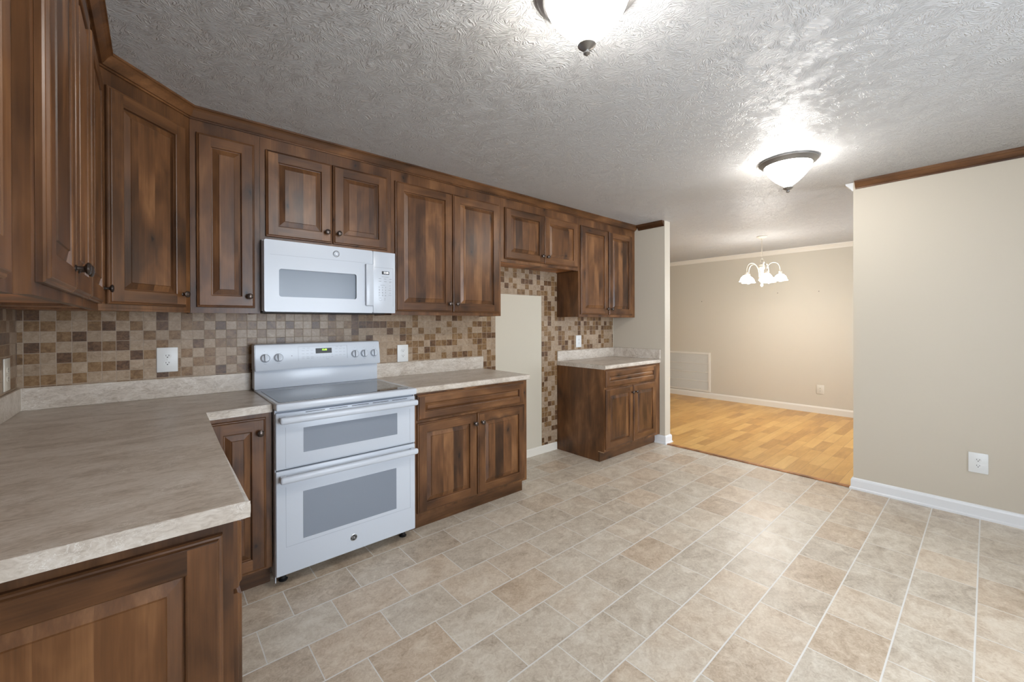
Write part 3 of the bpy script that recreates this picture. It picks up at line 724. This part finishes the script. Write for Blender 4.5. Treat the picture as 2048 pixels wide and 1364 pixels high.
# ------------------------------------------------------------------ far wall things
vg = thing('air_vent', 'white return air grille low on the far dining room wall', 'vent', (XF, 0, 0))
vy0, vy1, vz0, vz1 = .174, 1.00, .113, .790
bm = bmesh.new(); fw_ = .030
box(bm, -.014, -.0003, vy0, vy1, vz0, vz0+fw_); box(bm, -.014, -.0003, vy0, vy1, vz1-fw_, vz1); box(bm, -.014, -.0003, vy0, vy0+fw_, vz0+fw_, vz1-fw_); box(bm, -.014, -.0003, vy1-fw_, vy1, vz0+fw_, vz1-fw_)
obj('frame', bm, 'cream', vg)
for zb in (.600, .447, .293): obj('crossbar', B(-.012, -.002, vy0+fw_, vy1-fw_, zb-.006, zb+.006), 'cream', vg)
bm = bmesh.new(); zz = vz0+fw_+.004
while zz < vz1-fw_-.006:
    a = [bm.verts.new(p) for p in ((-.009, vy0+fw_, zz), (-.009, vy1-fw_, zz), (-.002, vy1-fw_, zz+.010), (-.002, vy0+fw_, zz+.010))]; bm.faces.new(a)
    b = [bm.verts.new(p) for p in ((-.0085, vy0+fw_, zz-.001), (-.0085, vy1-fw_, zz-.001), (-.0015, vy1-fw_, zz+.009), (-.0015, vy0+fw_, zz+.009))]; bm.faces.new(b[::-1])
    zz += .0125
lv = obj('louvers', bm, 'cream', vg); lv['kind'] = 'stuff'
for lab, y, z in (('small nail in the far wall left of the chandelier', .316, 1.679), ('small nail in the far wall just below and right of the chandelier', -.844, 1.763), ('small nail in the far wall nearest the right wall edge', -1.364, 1.759)):
    bm = bmesh.new(); lathe(bm, [(0, 0), (.003, 0), (.003, .012), (.006, .013), (.006, .016), (0, .0165)], 10, 0, Matrix.Translation((XF+.001, y, z)) @ Matrix.Rotation(-PI/2, 4, 'Y')); tag(obj('nail', bm, 'brass'), lab, 'nail', 'nails in the far wall')

# ------------------------------------------------------------------ lights of the place
def ceiling_light(label, x, y):
    t = thing('ceiling_light', label, 'light', (x, y, ZC), 0, 'flush ceiling lights')
    bm = bmesh.new(); lathe(bm, [(0, -.0005), (.172, -.0005), (.172, -.010), (.165, -.014), (.160, -.022), (.150, -.026), (.144, -.034), (.138, -.034), (.138, -.012), (0, -.012)], 48)
    obj('canopy', bm, 'nickel', t, smooth=True, label='brushed nickel ring')
    bm = bmesh.new(); pr = []
    for i in range(13):
        q = i/12; pr.append((.1375*(1-q**1.75)**.80*(1-.12*q), -.030-.150*q))
    pr[-1] = (0, pr[-1][1]); lathe(bm, pr, 40); obj('glass_bowl', bm, 'dome', t, smooth=True, label='glowing frosted glass bowl')
    bm = bmesh.new(); lathe(bm, [(0, -.174), (.022, -.176), (.030, -.181), (.030, -.185), (.020, -.194), (.008, -.199), (.006, -.203), (.011, -.206), (.011, -.211), (.005, -.216), (0, -.217)], 20); obj('finial', bm, 'nickel', t, smooth=True)
ceiling_light('large glowing flush ceiling light cut by the top edge of the photo', 1.572, -2.088)
ceiling_light('smaller-looking flush ceiling light farther off, in front of the opening', 3.768, -2.060)

ch = thing('chandelier', 'white five-arm chandelier with glowing bell shades in the dining room', 'chandelier', (6.40, -1.05, 0))
bm = bmesh.new(); lathe(bm, [(0, ZC-.0005), (.062, ZC-.0005), (.062, ZC-.008), (.045, ZC-.020), (.012, ZC-.028), (.008, ZC-.040), (0, ZC-.040)], 28); obj('canopy', bm, 'chalk', ch, smooth=True)
bm = bmesh.new(); z = ZC-.040; k = 0
while z > 2.145:
    pts = []
    for i in range(11):
        a = 2*PI*i/10; u_, w_ = .007*math.cos(a), .013*math.sin(a); pts.append((u_ if k % 2 else 0, 0 if k % 2 else u_, z-.013+w_))
    tube(bm, pts, .0018, 6, 0, False); z -= .021; k += 1
tube(bm, [(.003*math.sin(i*1.3), .003*math.cos(i*1.3), ZC-.03-i*.012) for i in range(23)], .0016, 6)
obj('chain', bm, 'chalk', ch)
bm = bmesh.new(); tube(bm, [(.020*math.sin(yaw_)*0+.020*math.cos(yaw_)*.755, -.020*math.cos(yaw_)*.655, 2.108+.026*math.sin(yaw_)) for yaw_ in (2*PI*i/20 for i in range(21))], .0035, 8, 0, False); obj('hanging_ring', bm, 'chalk', ch, smooth=True)
bm = bmesh.new(); lathe(bm, [(0, 2.082), (.010, 2.080), (.014, 2.068), (.032, 2.062), (.034, 2.045), (.028, 2.038), (.036, 2.030), (.036, 2.005), (.022, 1.99), (.020, 1.90), (.034, 1.88), (.034, 1.85), (.014, 1.83), (.010, 1.815), (.016, 1.80), (.014, 1.785), (0, 1.772)], 24); obj('stem', bm, 'chalk', ch, smooth=True)
for i in range(5):
    a = math.radians(139+72*i); cx, cy_ = math.cos(a), math.sin(a); R_ = .20
    pts = []
    for q in range(15):
        s_ = q/14; ang = PI*s_; rr = .034+(R_-.034)*(1-math.cos(ang))/2
        zz = 1.90+.15*math.sin(ang)**.8+(.055*s_ if s_ < .5 else .055*s_)
        pts.append((cx*rr, cy_*rr, zz))
    bm = bmesh.new(); tube(bm, pts, .0055, 8); am = obj('arm', bm, 'chalk', ch, smooth=True)
    T_ = Matrix.Translation((cx*R_, cy_*R_, 0))
    bm = bmesh.new(); lathe(bm, [(0, 1.96), (.018, 1.958), (.020, 1.925), (.024, 1.922), (0, 1.920)], 18, 0, T_); obj('socket_cup', bm, 'chalk', am, smooth=True)
    bm = bmesh.new(); lathe(bm, [(.022, 1.924), (.040, 1.915), (.060, 1.893), (.070, 1.866), (.072, 1.852), (.080, 1.846), (.083, 1.842), (.079, 1.842), (.069, 1.848), (.066, 1.866), (.056, 1.890), (.038, 1.911), (.022, 1.920)], 28, 0, T_); obj('bell_shade', bm, 'shade', am, smooth=True, label='glowing frosted bell shade')
    bm = bmesh.new(); lathe(bm, [(0, 1.925), (.013, 1.915), (.014, 1.895), (.026, 1.868), (.028, 1.855), (.020, 1.834), (0, 1.828)], 18, 0, T_); obj('bulb', bm, 'bulb', am, smooth=True)
l = bpy.data.lights.new('chandelier_glow', 'POINT'); l.energy = CHAND_W*5; l.color = (1, .96, .90); l.shadow_soft_size = .22
lo = bpy.data.objects.new('chandelier_glow', l); COL.objects.link(lo); lo.parent = ch; lo.location = (0, 0, 1.70)
